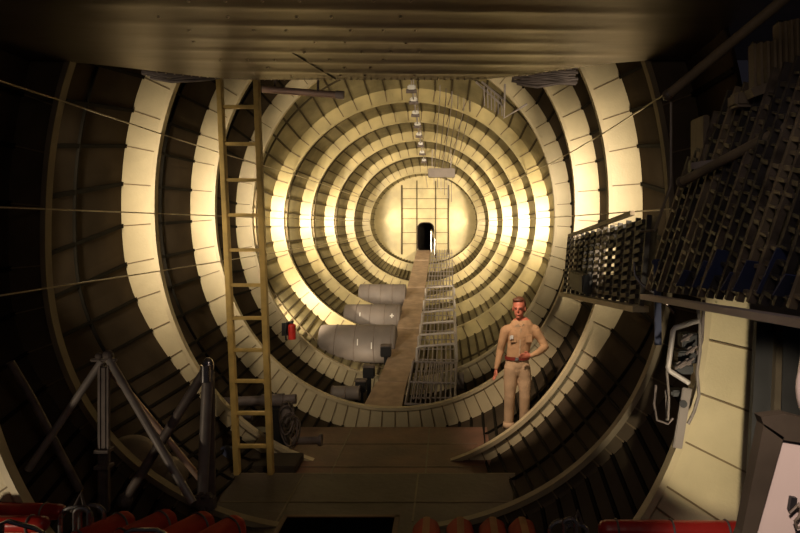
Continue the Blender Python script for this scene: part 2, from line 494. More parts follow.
drum((-1.03, 16.6, 1.02), .42, 1.45, 'middle grey drum with a small white cross mark', [(.36, 25, .10, .03), (.36, 25, .03, .11), (-.2, 30, .02, .10)])
drum((-.98, 18.6, 1.42), .36, 1.35, 'farthest grey drum, topmost in view behind the other two', [])

# small dark boxes and rolls by the ramp foot
for (px, py, d, s, lab) in ((361, 386, 12.1, .20, 'small black box beside the foot of the catwalk, lowest of the three'),
                       (369, 372, 12.6, .22, 'small black box beside the catwalk, middle of the three'),
                       (386, 351, 13.6, .22, 'small black box beside the catwalk, just below the nearest drum')):
    c = P(px, py, d); root = empty('equipment_box', (c.x, c.y, c.z-s/2), lab, 'box', 'black boxes beside the catwalk')
    mb = MB(); mb.box(c, (s, s, s), bev=.015); mb.build('case', M['black'], root)
    mb = MB(); mb.box(c+Vector((0,0,s/2+.01)), (s*1.08, s*1.08, .03), bev=.008); mb.build('lid', M['dsteel'], root)
    mb = MB(); mb.bar((c.x, c.y, c.z-s/2), (c.x, c.y, skin(c.y, -PI/2-.15).z), .08); mb.build('stand', M['black'], root)
def small_drum(px, py, d, L, r, lab):
    c = P(px, py, d); root = empty('storage_cylinder', (c.x, c.y, c.z-r), lab, 'cylinder')
    mb = MB(); mb.cyl(c-Vector((L/2,0,0)), c+Vector((L/2,0,0)), r, n=28); mb.build('body', M['drum'], root, smooth=True)
    for s in (-.5, .0, .5):
        mb = MB(); mb.tube([(c.x+s*L, c.y+math.cos(2*PI*k/24)*r, c.z+math.sin(2*PI*k/24)*r) for k in range(24)], .014, 6, close=True)
        mb.build('band', M['band'], root, smooth=True)
small_drum(346, 393, 11.9, .50, .13, 'pale pinkish cylinder lying left of the catwalk foot')
small_drum(459, 381, 12.2, .16, .17, 'short dark reel end at the right of the cable rack foot')

# white blocks of the overhead cable run
pull = [(411.5,87.5),(413.6,99.4),(415.4,112.5),(417.5,124),(419,134),(420.7,143.5),(422,152),(424,160),(424.6,167)]
pts = []
proto = None
for i, (px, py) in enumerate(pull):
    d = 12.1+1.52*i; c = P(px, py, d); pts.append(c)
    if proto is None:
        proto = empty('cable_pulley', c, 'small white pulley block hanging on the overhead cable run', 'pulley', 'white pulley blocks on the overhead cable')
        mb = MB(); mb.box(c, (.15, .10, .09), bev=.02); mb.build('block', M['white'], proto)
        mb = MB(); mb.bar(c+Vector((0,0,.04)), c+Vector((0,0,.42)), .02); mb.build('hanger', M['steel'], proto)
        mb = MB(); mb.cyl(c+Vector((-.1,0,-.07)), c+Vector((.1,0,-.07)), .04, n=14); mb.build('wheel', M['dsteel'], proto)
    else:
        o = copy_tree(proto); o.location = c
mb = MB(); mb.tube([p+Vector((.0,0,.0)) for p in pts]+[Vector((.1,25.5,5.0))], .012, 6); mb.tube([p+Vector((.07,0,.05)) for p in pts], .010, 6)
tag(mb.build('control_cable', M['steel'], smooth=True, origin=pts[0]), 'thin overhead control cable threading the white pulley blocks', 'cable')
# overhead cables on the right of the tail roof
for k in range(6):
    mb = MB(); x0 = .5+.12*k; a = P(440+6*k, 96+3*k, 14.6+.15*k); b = P(434+3.5*k, 172+k, 24.5)
    mid = a.lerp(b, .5)+Vector((0,0,-.05-.04*(k % 3)))
    mb.tube([a+Vector((0,0,.25)), a, mid, b, b+Vector((0,.2,-.45-.1*k))], .011, 5)
    tag(mb.build('overhead_cable', M['dsteel'] if k % 2 else M['steel'], smooth=True, origin=a), 'thin cable slung under the tail roof right of the pulley blocks', 'cable', 'cables slung under the tail roof')
c = P(441.5, 173, 20.5); root = empty('hanging_box', c, 'small pale grey box hanging under the tail roof before the bulkhead', 'box')
mb = MB(); mb.box(c, (.86, .35, .28), bev=.02); mb.build('case', M['drum'], root)
for s in (-.3, .3):
    mb = MB(); mb.bar(c+Vector((s,0,.13)), c+Vector((s,0,.75)), .02); mb.build('hanger', M['steel'], root)
# folded bracket high on the right
root = empty('hanging_bracket', P(500, 80, 12.2), 'thin tubular bracket frame hanging at the upper right below the ceiling edge', 'frame')
mb = MB(); mb.tube([P(505,84,12.2), P(504,118,12.2), P(527,104,12.2)], .022, 8); mb.build('brace', M['steel'], root, smooth=True)
mb = MB(); mb.tube([P(476,82,12.6), P(503,106,12.3)], .02, 8); mb.tube([P(482,82,12.6), P(504,100,12.3)], .02, 8); mb.build('arm', M['steel'], root, smooth=True)
mb = MB()
for k in range(6): mb.tube([P(484+3.5*k, 86+2.5*k, 12.4), P(484.5+3.5*k, 106+2*k, 12.4)], .011, 6)
mb.build('grille', M['steel'], root, smooth=True)

# ------------------------------------------------------------------ ladder
root = empty('tall_ladder', P(254, 472, 7.75), 'tall yellow wooden ladder standing on the deck and reaching the ceiling', 'ladder')
lb, lt = P(237.5, 474, 7.75), P(219, 66, 7.75); rb, rt = P(271, 474, 7.75), P(256, 66, 7.75)
for a, b in ((lb, lt), (rb, rt)):
    mb = MB(); mb.bar(a, b, .065, .10, up=(0,1,0), bev=.008); mb.build('rail', M['yel'], root)
for yy in (70, 107, 144, 180, 215, 250, 285, 318, 350, 381, 413, 446):
    t = (474-yy)/(474-66.); mb = MB(); mb.bar(lb.lerp(lt, t)+Vector((.03,0,0)), rb.lerp(rt, t)-Vector((.03,0,0)), .07, .04, up=(0,0,1), bev=.006); mb.build('rung', M['yel'], root)

# ------------------------------------------------------------------ engine stand (two A frames) on the left
root = empty('trestle_stand', (-2.1, 5.9, .45), 'grey steel tube trestle with two pointed tops at the lower left', 'stand')
D = 5.95
def pole(name, pts, r, m=M['steel']):
    mb = MB(); mb.tube(pts, r, 12); return mb.build(name, m, root, smooth=True)
ap = P(104, 361, D); ap2 = P(208, 366, D)
pole('leg', [ap+Vector((-.02,0,0)), P(28, 470, D-.15)], .034)
pole('leg', [ap+Vector((.05,0,.01)), P(193, 503, D-.35)], .036)
mb = MB(); mb.tube([P(107, 366, D+.05), P(206, 486, D+.35)], .03, 10); mb.build('brace', M['copper'], root, smooth=True)
mb = MB(); mb.bar(P(104, 366, D), P(104, 512, D), .085, .085, up=(0,1,0), bev=.01); mb.bar(P(99.8, 366, D-.045), P(99.8, 512, D-.045), .012, .02, up=(0,1,0)); mb.bar(P(108.2, 366, D-.045), P(108.2, 512, D-.045), .012, .02, up=(0,1,0)); 
mb.box(P(104, 450, D-.02), (.13, .12, .03)); mb.box(P(104, 466, D-.02), (.13, .12, .03)); mb.build('post', M['dsteel'], root)
mb = MB(); mb.box(P(104, 360, D), (.24, .05, .03), bev=.008); mb.ell(P(99, 356, D), .035, u=12, v=8); mb.ell(P(108, 355, D), .048, u=12, v=8); mb.build('head_fitting', M['dsteel'], root)
mb = MB(); mb.tube([ap2, P(125, 500, D)], .045, 12); mb.build('brace', M['dsteel'], root, smooth=True)
pole('leg', [ap2+Vector((0,0,-.03)), P(202, 502, D)], .05)
mb = MB(); mb.bar(P(211, 372, D+.1), P(212, 500, D+.1), .06, .06, up=(0,1,0), bev=.008); mb.build('post', M['dsteel'], root)
mb = MB(); mb.ell(ap2, (.055, .05, .08)); mb.cyl(ap2+Vector((0,-.06,-.13)), ap2+Vector((0,-.06,.02)), .045); mb.build('head_fitting', M['chrome'], root, smooth=True)
mb = MB()
for k in range(4): mb.box(P(200+4*k, 500+(k%2)*3, D-.1), (.07, .09, .12), bev=.015)
mb.build('foot', M['dsteel'], root)
mb = MB(); mb.ell(P(125, 500, D), .07, u=12, v=8); mb.build('foot', M['dsteel'], root)
mb = MB(); mb.tube([P(10, 362, D-.2), P(30, 395, D-.1), P(80, 490, D)], .035, 10)
mb.build('brace', M['dsteel'], root, smooth=True)

# tarpaulin bundle behind the trestle
mb = MB(); c = P(140, 468, 6.9)
for k in range(3): mb.ell(c+Vector((.12*k-.1, .1*k, -.13*k+.05)), (.30-.03*k, .26, .30), Quaternion((0,1,0), .5+.3*k), u=20, v=14)
tag(mb.build('tarpaulin_bundle', M['tarp'], smooth='all', origin=c), 'tan tarpaulin bundle heaped behind the steel trestle', 'bundle')
mb = MB(); c = P(226, 463, 8.3)
mb.ell(c, (.16, .2, .22), u=20, v=14); mb.ell(c+Vector((.1,0,-.1)), (.16, .2, .14), u=20, v=14)
tag(mb.build('cloth_bundle', M['blue'], smooth='all', origin=c), 'dark blue cloth bundle behind the ladder foot', 'cloth')

# winch and wires left of the deck
D2 = 9.2
root = empty('winch_unit', P(275, 450, D2), 'dark winch unit with looped wires behind the ladder', 'machine')
mb = MB(); mb.cyl(P(190, 404, D2), P(296, 399, D2), .07, n=18); mb.cyl(P(262, 401, D2), P(284, 400, D2), .095, n=18); mb.build('drive_tube', M['dsteel'], root, smooth=True)
mb = MB(); mb.cyl(P(214, 421, D2), P(252, 417, D2), .05, n=14); mb.cyl(P(236, 419, D2-.05), P(243, 419, D2-.05), .08, n=14); mb.build('coupling', M['dsteel'], root, smooth=True)
mb = MB(); mb.box(P(279, 427, D2), (.26, .3, .62), bev=.02); mb.box(P(262, 440, D2), (.3, .3, .3), bev=.02); mb.build('gear_case', M['black'], root)
for k in range(7):
    mb = MB(); c = P(289+random.uniform(-4,6), 418+random.uniform(-9,14), D2-.2-.02*k); r = .11+.06*random.random(); a0 = random.random()
    mb.tube([c+Vector((math.cos(2*PI*j/20)*r*.7, .05*math.sin(4*PI*j/20+a0), math.sin(2*PI*j/20)*r*1.4)) for j in range(20)], .011, 6, close=True)
    mb.build('wire_loop', M['netl'] if k % 2 else M['dsteel'], root, smooth=True)
mb = MB(); mb.ell(P(286, 413, D2-.22), (.07,.05,.16), u=12, v=8); mb.build('spool', M['drum'], root, smooth=True)
mb = MB(); mb.cyl(P(293, 441, D2-.2), P(321, 440, D2-.3), .055, n=16); mb.cyl(P(319, 440, D2-.3), P(322, 440, D2-.3), .085, n=16); mb.build('shaft', M['dsteel'], root, smooth=True)
mb = MB(); mb.box(P(262, 470-7, D2-.7), (1.0, .5, .10), bev=.01); mb.build('base_plate', M['brown'], root)

# fire bottle on the far left rib
c = P(292, 331, 12.5); root = empty('fire_extinguisher', (c.x, c.y, c.z-.2), 'small red fire extinguisher hung inside the left ring frame', 'extinguisher')
mb = MB(); mb.cyl(c-Vector((0,0,.16)), c+Vector((0,0,.10)), .075, n=16); mb.ell(c+Vector((0,0,.10)), (.075,.075,.05)); mb.build('bottle', M['red'], root, smooth=True)
mb = MB(); mb.cyl(c+Vector((0,0,.13)), c+Vector((0,0,.2)), .03, n=10); mb.tube([c+Vector((0,0,.18)), c+Vector((-.1,0,.17)), c+Vector((-.13,0,0)), c+Vector((-.11,-.02,-.18))], .02, 8); mb.build('hose', M['black'], root, smooth=True)
c2 = c+Vector((-.2,0,.03)); mb = MB(); mb.bar(c2, c+Vector((0,.1,.03)), .03, .25); mb.build('bracket', M['black'], root)

# copper duct beneath the ceiling edge
root = empty('duct_pipe', P(300, 92, 8.4), 'pinkish straight pipe under the ceiling edge right of the ladder', 'pipe')
mb = MB(); mb.tube([P(262, 89, 8.2), P(338, 95, 8.4)], .045, 14); mb.build('tube', M['copper'], root, smooth=True)
mb = MB(); mb.cyl(P(336, 94.8, 8.4), P(344, 95.2, 8.4), .055, n=14); mb.build('end_cap', M['pink'], root, smooth=True)
for px in (275, 318):
    mb = MB(); mb.bar(P(px, 91, 8.3), P(px, 60, 8.3), .03, .012); mb.build('hanger', M['dsteel'], root)
root = empty('roof_cable_bundle', P(180, 76, 7.6), 'dark ragged cable bundle under the ceiling edge left of the ladder', 'cable bundle')
mb = MB()
for k in range(9):
    a = P(146+random.uniform(-4,6), 70+random.uniform(0,8), 7.6); b = P(232+random.uniform(-30,8), 74+random.uniform(0,7), 7.6)
    mb.tube([a, a.lerp(b,.3)+Vector((0,0,random.uniform(-.05,.02))), a.lerp(b,.7)+Vector((0,0,random.uniform(-.04,.03))), b], .02, 6)
mb.build('cables', M['dsteel'], root, smooth=True)
root = empty('roof_hose_bundle', P(555, 76, 8), 'dark purple-grey hose bundle under the ceiling edge at upper right', 'cable bundle')
mb = MB()
for k in range(12):
    a = P(515+random.uniform(-6,6), 68+1.4*k, 8); b = P(576+random.uniform(-8,2), 66+1.6*k, 8)
    mb.tube([a, a.lerp(b,.35)+Vector((0,0,random.uniform(-.05,.03))), a.lerp(b,.7)+Vector((0,0,random.uniform(-.04,.03))), b], .022, 6)
mb.build('hoses', M['dsteel'], root, smooth=True)

# ------------------------------------------------------------------ right hand racks
# aft rack: slatted columns hung from F0 to the second bright ring
root = empty('slatted_rack', P(600, 300, 9), 'dark slatted rack of small bars on the right wall beside the person', 'rack')
def rackpoint(u, v):      # u 0 far .. 1 near ; v 0 bottom .. 1 top
    d = 10.7+(6.35-10.7)*u
    zb = 2.38+.32*u; zt = 3.30+.30*u
    return Vector((2.86-.03*u+.08*v, d, zb+(zt-zb)*v))
NC = 13
for k in range(NC):
    u = k/(NC-1); mb = MB()
    mb.bar(rackpoint(u, 0), rackpoint(u, 1), .035, .05, up=(1,0,0))
    if k == NC-1: mb.build('upright', M['net'], root)
    if k < NC-1:
        for j in range(9):
            v = .08+j*.105
            a, b = rackpoint(u, v), rackpoint(u+.6/(NC-1), v+.02)
            mb.bar(a, b, .05, .045)
        mb.build('slat_column', M['netl'] if k in (1,2,7,6) else M['net'], root)
mb = MB(); mb.bar(rackpoint(0, 1.02), rackpoint(.5, 1.05), .05, .05); mb.bar(rackpoint(.5, 1.05), rackpoint(.86, 1.08), .05, .05); mb.build('top_rail', M['olive'], root)
mb = MB(); mb.bar(rackpoint(0, -.04), rackpoint(1, -.04), .16, .06); mb.build('bottom_ledge', M['flange'], root)
mb = MB()
mb.box(rackpoint(.40, .22)+Vector((-.10,0,0)), (.14, .9, .26), bev=.02)
mb.build('relay_case', M['black'], root)
off = Vector((.10, 0, 0))
mb = MB()
for (u0, u1, v0, v1) in ((0, .47, 0, 1), (.66, 1, 0, 1), (.47, .66, 0, .30), (.47, .66, .75, 1)):
    mb.quadgrid([[rackpoint(u0, v0)+off, rackpoint(u1, v0)+off], [rackpoint(u0, v1)+off, rackpoint(u1, v1)+off]])
mb.build('backing_sheet', M['net'], root)
# forward rack
root = empty('webbing_rack', P(730, 300, 4.6), 'tall leaning rack of dark webbing and slats filling the right edge', 'rack')
def wp(u, v):
    d = 5.75-(5.75-2.9)*u
    return Vector((2.72+.30*v, d*(1-.10*v)+0, 2.95+.17*u+1.55*v*(1-.1*u)))
NC = 20
for k in range(NC):
    u = k/(NC-1); mb = MB(); vt = 1.0 if k > 2 else .72+.1*k
    mb.bar(wp(u, -.02), wp(u, vt), .03, .045, up=(1,0,0)); v = .03
    if k == NC-1: mb.build('upright', M['net'], root)
    if k < NC-1:
        while v < vt-.05:
            a, b = wp(u, v), wp(u+.70/(NC-1), v-.015)
            if random.random() > .14: mb.bar(a, b, .02+.03*random.random(), .016+.016*random.random())
            v += .045+.025*random.random()
        mb.build('strap_column', M['netl'] if k in (2, 5, 8, 11, 13) else (M['olive'] if k % 4 == 0 else M['net']), root)
for k in range(8):
    mb = MB(); mb.bar(wp(.30+.085*k, .02), wp(.30+.085*k+.02, .10+.05*(k%3)), .010, .09 if k % 2 else .15, up=(1,0,0))
    mb.build('blue_strap', M['blue'], root)
mb = MB(); mb.bar(wp(0, -.03)+Vector((-.02,0,-.05)), wp(1, -.03)+Vector((-.02,0,-.05)), .09, .045); mb.build('ledge', M['pink'], root)
mb = MB(); mb.bar(P(692, 166, 4.9), P(735, 160, 4.5), .02, .05); mb.build('label_plate', M['steel'], root)
mb = MB(); mb.box(wp(.06, .75), (.05, .28, .5), bev=.01); mb.build('perforated_plate', M['olive'], root)
for j in range(2):
    mb = MB(); mb.cyl(wp(.06, .66+.2*j)+Vector((-.035,0,0)), wp(.06, .66+.2*j)+Vector((-.02,0,0)), .05, n=16); mb.build('plate_hole', M['black'], root)
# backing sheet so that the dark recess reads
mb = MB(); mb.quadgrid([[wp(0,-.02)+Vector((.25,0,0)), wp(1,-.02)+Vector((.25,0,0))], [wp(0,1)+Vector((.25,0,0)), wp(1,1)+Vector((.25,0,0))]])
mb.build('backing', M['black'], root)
# big diagonal tubes
for (a, b, r, lab) in ((P(668, 95, 4.8), P(800, -14, 4.0), .036, 'long olive diagonal tube rising across the upper right corner'),
                  (P(682, 182, 5.0), P(830, 105, 3.6), .036, 'olive diagonal tube crossing in front of the dark webbing rack')):
    root = empty('brace_tube', a, lab, 'tube')
    mb = MB(); mb.cyl(a, b, r, n=16); mb.build('tube', M['olive'], root, smooth=True)
    mb = MB(); mb.ell(a, r*1.25, u=14, v=10); mb.build('end_fitting', M['netl'], root, smooth=True)
mb = MB(); mb.tube([P(671, 97, 4.85), P(671, 185, 4.85), P(655, 230, 4.95), P(640, 232, 5.1)], .011, 8)
tag(mb.build('drop_cable', M['olive'], smooth=True, origin=P(671,97,4.85)), 'thin cable dropping from the upper diagonal tube end', 'cable')
# ribbed duct bundle at the top right
for (x0, x1, yt, yb, lab) in ((752, 772, 45, 92, 'ribbed block of upright slats under the ceiling, left one of two'), (777, 806, 24, 76, 'ribbed block of upright slats at the top right corner, right one of two')):
    root = empty('ribbed_block', P(x0, yb, 4.2), lab, 'slat block', 'ribbed blocks at upper right')
    n = int((x1-x0)/4.5)
    for k in range(n):
        px = x0+(x1-x0)*k/(n-1); mb = MB(); mb.bar(P(px, yt-2*k*.6, 4.2), P(px+1, yb-1.2*k, 4.2), .016, .08, up=(0,1,0)); mb.build('slat', M['olive'], root)
    mb = MB(); mb.bar(P(x0-3, yb+2, 4.2), P(x1+3, yb-7, 4.2), .06, .10, up=(0,1,0)); mb.build('base_bar', M['olive'], root)
    mb = MB(); mb.box(P((x0+x1)/2, (yt+yb)/2-4, 4.32), ((x1-x0)*4.2/F, .03, (yb-yt)*4.2/F)); mb.build('back_plate', M['black'], root)
root = empty('junction_box', P(750, 100, 4.4), 'small tan junction box beneath the ribbed blocks', 'box')
mb = MB(); mb.box(P(750, 101, 4.4), (.26, .15, .10), bev=.02); mb.build('case', M['olive'], root)
mb = MB(); mb.cyl(P(768, 105, 4.35), P(772, 118, 4.35), .03, n=12); mb.build('gland', M['black'], root, smooth=True)
# blue strap post
mb = MB(); mb.bar(P(657, 262, 5.6), P(658, 345, 5.6), .06, .02, up=(0,1,0)); mb.box(P(657, 262, 5.6), (.09,.04,.05), bev=.01)
tag(mb.build('blue_post', M['blue'], origin=P(658,345,5.6)), 'narrow dark blue post beneath the end of the webbing rack', 'post')
# curved handle tube
mb = MB(); mb.tube([P(634, 262, 6.1), P(635, 275, 6.1), P(641, 284, 6.05), P(652, 291, 6.0), P(664, 300, 5.9), P(675, 313, 5.8)], .016, 8)
tag(mb.build('bent_rod', M['chrome'], smooth=True, origin=P(634,262,6.1)), 'pale bent metal rod hanging below the slatted rack', 'rod')

# valve guard bracket on the rim of the nearest frame
root = empty('valve_panel', P(690, 440, 5.05), 'black valve panel with a pale bent tube guard on the ring rim', 'valve panel')
D3 = 5.12
mb = MB(); mb.tube([P(698, 321, D3), P(693, 322, D3), P(675, 328, D3), P(673, 331, D3), P(668, 368, D3), P(670, 371, D3), P(689, 383, D3)], .021, 10); mb.build('guard', M['guard'], root, smooth=True)
for k, (px, py, w, h) in enumerate(((689, 340, .15, .12), (686, 356, .16, .10), (682, 368, .15, .08), (676, 392, .11, .05))):
    mb = MB(); mb.box(P(px, py, D3+.1), (w, .12, h), bev=.012); mb.build('valve_block', M['black'], root)
for k, (px, py) in enumerate(((686, 338), (691, 350), (680, 365), (688, 362))):
    mb = MB(); mb.cyl(P(px, py, D3-.02), P(px, py, D3+.06), .028, n=14); mb.tube([P(px-5, py+4, D3-.03), P(px+6, py-4, D3-.03)], .010, 6); mb.build('valve', M['dsteel'], root, smooth=True)
mb = MB(); mb.bar(P(687, 388, D3), P(677, 448, D3), .075, .03, up=(0,1,0), bev=.006); mb.build('bracket', M['drum'], root)
mb = MB(); mb.cyl(P(683.5, 404, D3-.028), P(683.5, 404, D3-.01), .03, n=18); mb.build('bracket_hole', M['black'], root)
for k, pts_ in enumerate(([(697,300),(700,325),(700,352),(697,372),(699,395),(694,412),(688,424)], [(704,300),(702,340),(697,355)], [(671,352),(667,372),(669,398),(668,420)], [(656,385),(654,404),(657,420),(668,424),(673,418)], [(666,390),(667,420)])):
    mb = MB(); mb.tube([P(a, b, D3+.02*k) for a, b in pts_], .014 if k < 2 else .010, 8); mb.build('pipe', M['drum'] if k % 2 == 0 else M['dsteel'], root, smooth=True)

# ------------------------------------------------------------------ pale cabinet at the lower right
D4 = 2.6
root = empty('instrument_cabinet', P(800, 560, D4), 'pale pinkish cabinet with a brown frame at the lower right corner', 'cabinet')
ax, ay = Vector((D4/F, 0, 0)), Vector((0, 0, -D4/F))
o0 = P(0, 0, D4)
mb = MB(); mb.poly([(783, 437), (860, 445), (860, 640), (728, 640)], o0+Vector((0,.02,0)), ax, ay, .06); mb.build('front_panel', M['pink'], root)
mb = MB(); mb.poly([(764, 424), (784, 437), (757, 533), (728, 640), (700, 640), (742, 533)], o0, ax, ay, .06)
mb.poly([(761, 417), (786, 414), (860, 434), (860, 452), (783, 440), (764, 426)], o0, ax, ay, .06); mb.build('frame', M['brown'], root)
mb = MB(); mb.poly([(791, 497), (797, 498), (795, 511), (789, 510)], o0+Vector((0,-.004,0)), ax, ay, .02); mb.build('dark_plate', M['black'], root)
mb = MB(); mb.tube([P(796, 506, D4-.01), P(802, 508, D4-.01), P(799, 517, D4-.01), P(795, 521, D4-.01), P(797, 528, D4-.01), P(804, 527, D4-.01)], .006, 6); mb.tube([P(790, 513, D4-.01), P(800, 503, D4-.01)], .005, 6)
mb.build('latch_wire', M['netl'], root, smooth=True)
mb = MB(); c = P(813, 390, 2.64)
mb.ell(c, (.065, .065, .135)); mb.cyl(c, c+Vector((.02,0,.20)), .065, .055, n=24)
tag(mb.build('white_canister', M['pink'], smooth=True, origin=c), 'pale pink rounded canister at the right edge above the cabinet', 'canister')

o5 = P(0, 0, 4.7); ax5, ay5 = Vector((4.7/F, 0, 0)), Vector((0, 0, -4.7/F))
root = empty('shade_board', P(775, 640, 4.7), 'added dark board standing in for shade between the bright ring web and the pale cabinet', 'board')  # board added to shade this strip and give the web a sharp shadow edge
mb = MB(); mb.poly([(757, 322), (800, 326), (800, 640), (741, 640)], o5, ax5, ay5, .05); mb.build('board', M['black'], root)
mb = MB(); mb.poly([(774, 318), (780, 318), (770, 640), (762, 640)], o5-Vector((0,.05,0)), ax5, ay5, .05); mb.build('batten', M['brown'], root)

# ------------------------------------------------------------------ red rolled bundles in the foreground
def roll(a, b, r, label, m, group, stripe=False, cat='roll'):
    a, b = Vector(a), Vector(b); root = empty('red_roll', (a+b)/2-Vector((0,0,r)), label, cat, group)
    d = (b-a).normalized(); L = (b-a).length
    u = Vector((0,0,1)); x = d.cross(u).normalized(); y = x.cross(d)
    mb = MB(); N = 28; rows = []
    pr = [(0, 0), (0, .5), (.02, .85), (.06, 1), (L-.06, 1), (L-.02, .85), (L, .5), (L, 0)]
    for s, k in pr: rows.append([a+d*s+(x*math.cos(2*PI*j/N)+y*math.sin(2*PI*j/N))*r*k*(1+.03*math.sin(6*2*PI*j/N)) for j in range(N)])
    mb.quadgrid(rows, True); cover = mb.build('cover', m, root, smooth='all')
    if stripe:
        mb = MB(); rows = []
        for s, k in [(.0, .45), (.02, .87), (.06, 1.02), (L-.06, 1.02)]:
            rows.append([a+d*s+(x*math.cos(t)+y*math.sin(t))*(r*k*1.03+.003) for t in [PI/2+(-.24+.48*j/6) for j in range(7)]])
        mb.quadgrid(rows); mb.build('stripe', M['tan'], cover, smooth='all')
    for s in ((.12, .5, .88) if L > .9 else (.3, .8)):
        if stripe: continue
        mb = MB(); mb.tube([a+d*L*s+(x*math.cos(2*PI*j/24)+y*math.sin(2*PI*j/24))*(r*1.03) for j in range(24)], .009, 6, close=True); mb.build('strap', M['dsteel'], cover, smooth=True)
    return root
Z = 1.0
for k, (px, py) in enumerate(((131, 509), (172, 507), (209, 509), (240, 513))):
    a = P(px, py+13, 5.35)
    roll(a, a+Vector((-.42, -.8, 0)), .112, ['leftmost of four red-brown rolls leaning behind the steel loop', 'second from left of four diagonal red-brown rolls', 'third from left of four diagonal red-brown rolls', 'rightmost of four diagonal red-brown rolls below the ladder'][k], M['redb'], 'diagonal red-brown rolls')
for k, px in enumerate((427, 460, 492, 521)):
    a = P(px, 528, 5.3)
    roll(a, a+Vector((0, -.8, 0)), .112, ['red roll with tan stripe, nearest the black hatch', 'second striped red roll from the black hatch', 'third striped red roll from the black hatch', 'striped red roll nearest the chrome hooks'][k], M['redb'], 'striped red rolls at the bottom centre', stripe=True)
roll(P(599, 530, 4.9), P(744, 531, 4.9), .075, 'long bright red bar lying at the bottom right', M['red'], 'long red rolls')
roll(P(-30, 509, 5.3), P(64, 512, 5.2), .062, 'long red roll at the lower left corner behind another', M['red'], 'long red rolls')
roll(P(-40, 524, 5.0), P(48, 524, 5.0), .062, 'front red roll at the very lower left corner', M['red'], 'long red rolls')
# benches carrying the rolls
def bench(x0, x1, y0, y1, z, lab):
    root = empty('tube_bench', ((x0+x1)/2, (y0+y1)/2, .45), lab, 'bench')
    mb = MB(); mb.box(((x0+x1)/2, (y0+y1)/2, z-.02), (x1-x0, y1-y0, .03)); mb.build('deck_board', M['black'], root)
    for x in (x0+.05, x1-.05):
        for y in (y0+.05, y1-.05):
            mb = MB(); mb.cyl((x, y, .45), (x, y, z-.03), .02, n=10); mb.build('leg', M['dsteel'], root, smooth=True)
bench(-2.6, -.80, 4.45, 5.40, .875, 'dark low bench under the diagonal red-brown rolls')
bench(.45, 2.4, 4.4, 5.38, .86, 'dark low bench under the striped red rolls')
bench(2.30, 3.20, 4.75, 5.05, 1.085, 'dark narrow bench under the bright red bar')
# steel loops
def loops(name, lab, items, D, m):
    root = empty(name, P(items[0][0], 535, D), lab, 'hooks')
    for (cx, w, top, dd) in items:
        mb = MB(); pts = [P(cx-w/2, 572 if D < 5 else 566, D+dd), P(cx-w/2, top+w*.35, D+dd)]
        for k in range(9):
            a = PI-PI*k/8; pts.append(P(cx+w/2*math.cos(a), top+w*.35-w*.35*math.sin(a), D+dd))
        pts += [P(cx+w/2, 572 if D < 5 else 566, D+dd)]
        mb.tube(pts, .019, 8); mb.build('loop', m, root, smooth=True)
    return root
r_ = loops('steel_loops', 'cluster of bent steel tube loops between the left red rolls', [(76, 31, 507, 0), (92, 24, 505, .06), (82, 14, 508, -.05)], 5.1, M['chrome'])
mb = MB(); mb.tube([P(72, 512, 5.1), P(81, 493, 5.12), P(86, 512, 5.12)], .016, 8); mb.build('shackle', M['dsteel'], r_, smooth=True)
r_ = loops('steel_hooks', 'pale looped hooks between striped rolls and red bar', [(563, 26, 521, 0), (576, 22, 524, .05), (570, 12, 519, -.04)], 4.9, M['chrome'])
mb = MB(); mb.tube([P(574, 524, 4.9), P(578, 511, 4.92), P(582, 524, 4.92)], .013, 8); mb.build('shackle', M['dsteel'], r_, smooth=True)
for (a, b, lab) in (((0, 521), (42, 529), 'grey tube handle over the lower left red roll'), ((124, 530), (165, 531), 'pale tube handle in front of the diagonal rolls')):
    mb = MB(); mb.tube([P(a[0], a[1]+66, 4.6), P(a[0]+2, a[1]+2, 4.6), P(a[0]+8, a[1], 4.6), P(b[0]-8, b[1]-1, 4.6), P(b[0], b[1]+3, 4.6), P(b[0]+2, b[1]+66, 4.6)], .017, 8)
    tag(mb.build('bent_tube', M['chrome'], smooth=True, origin=P(a[0], 540, 4.6)), lab, 'handle')

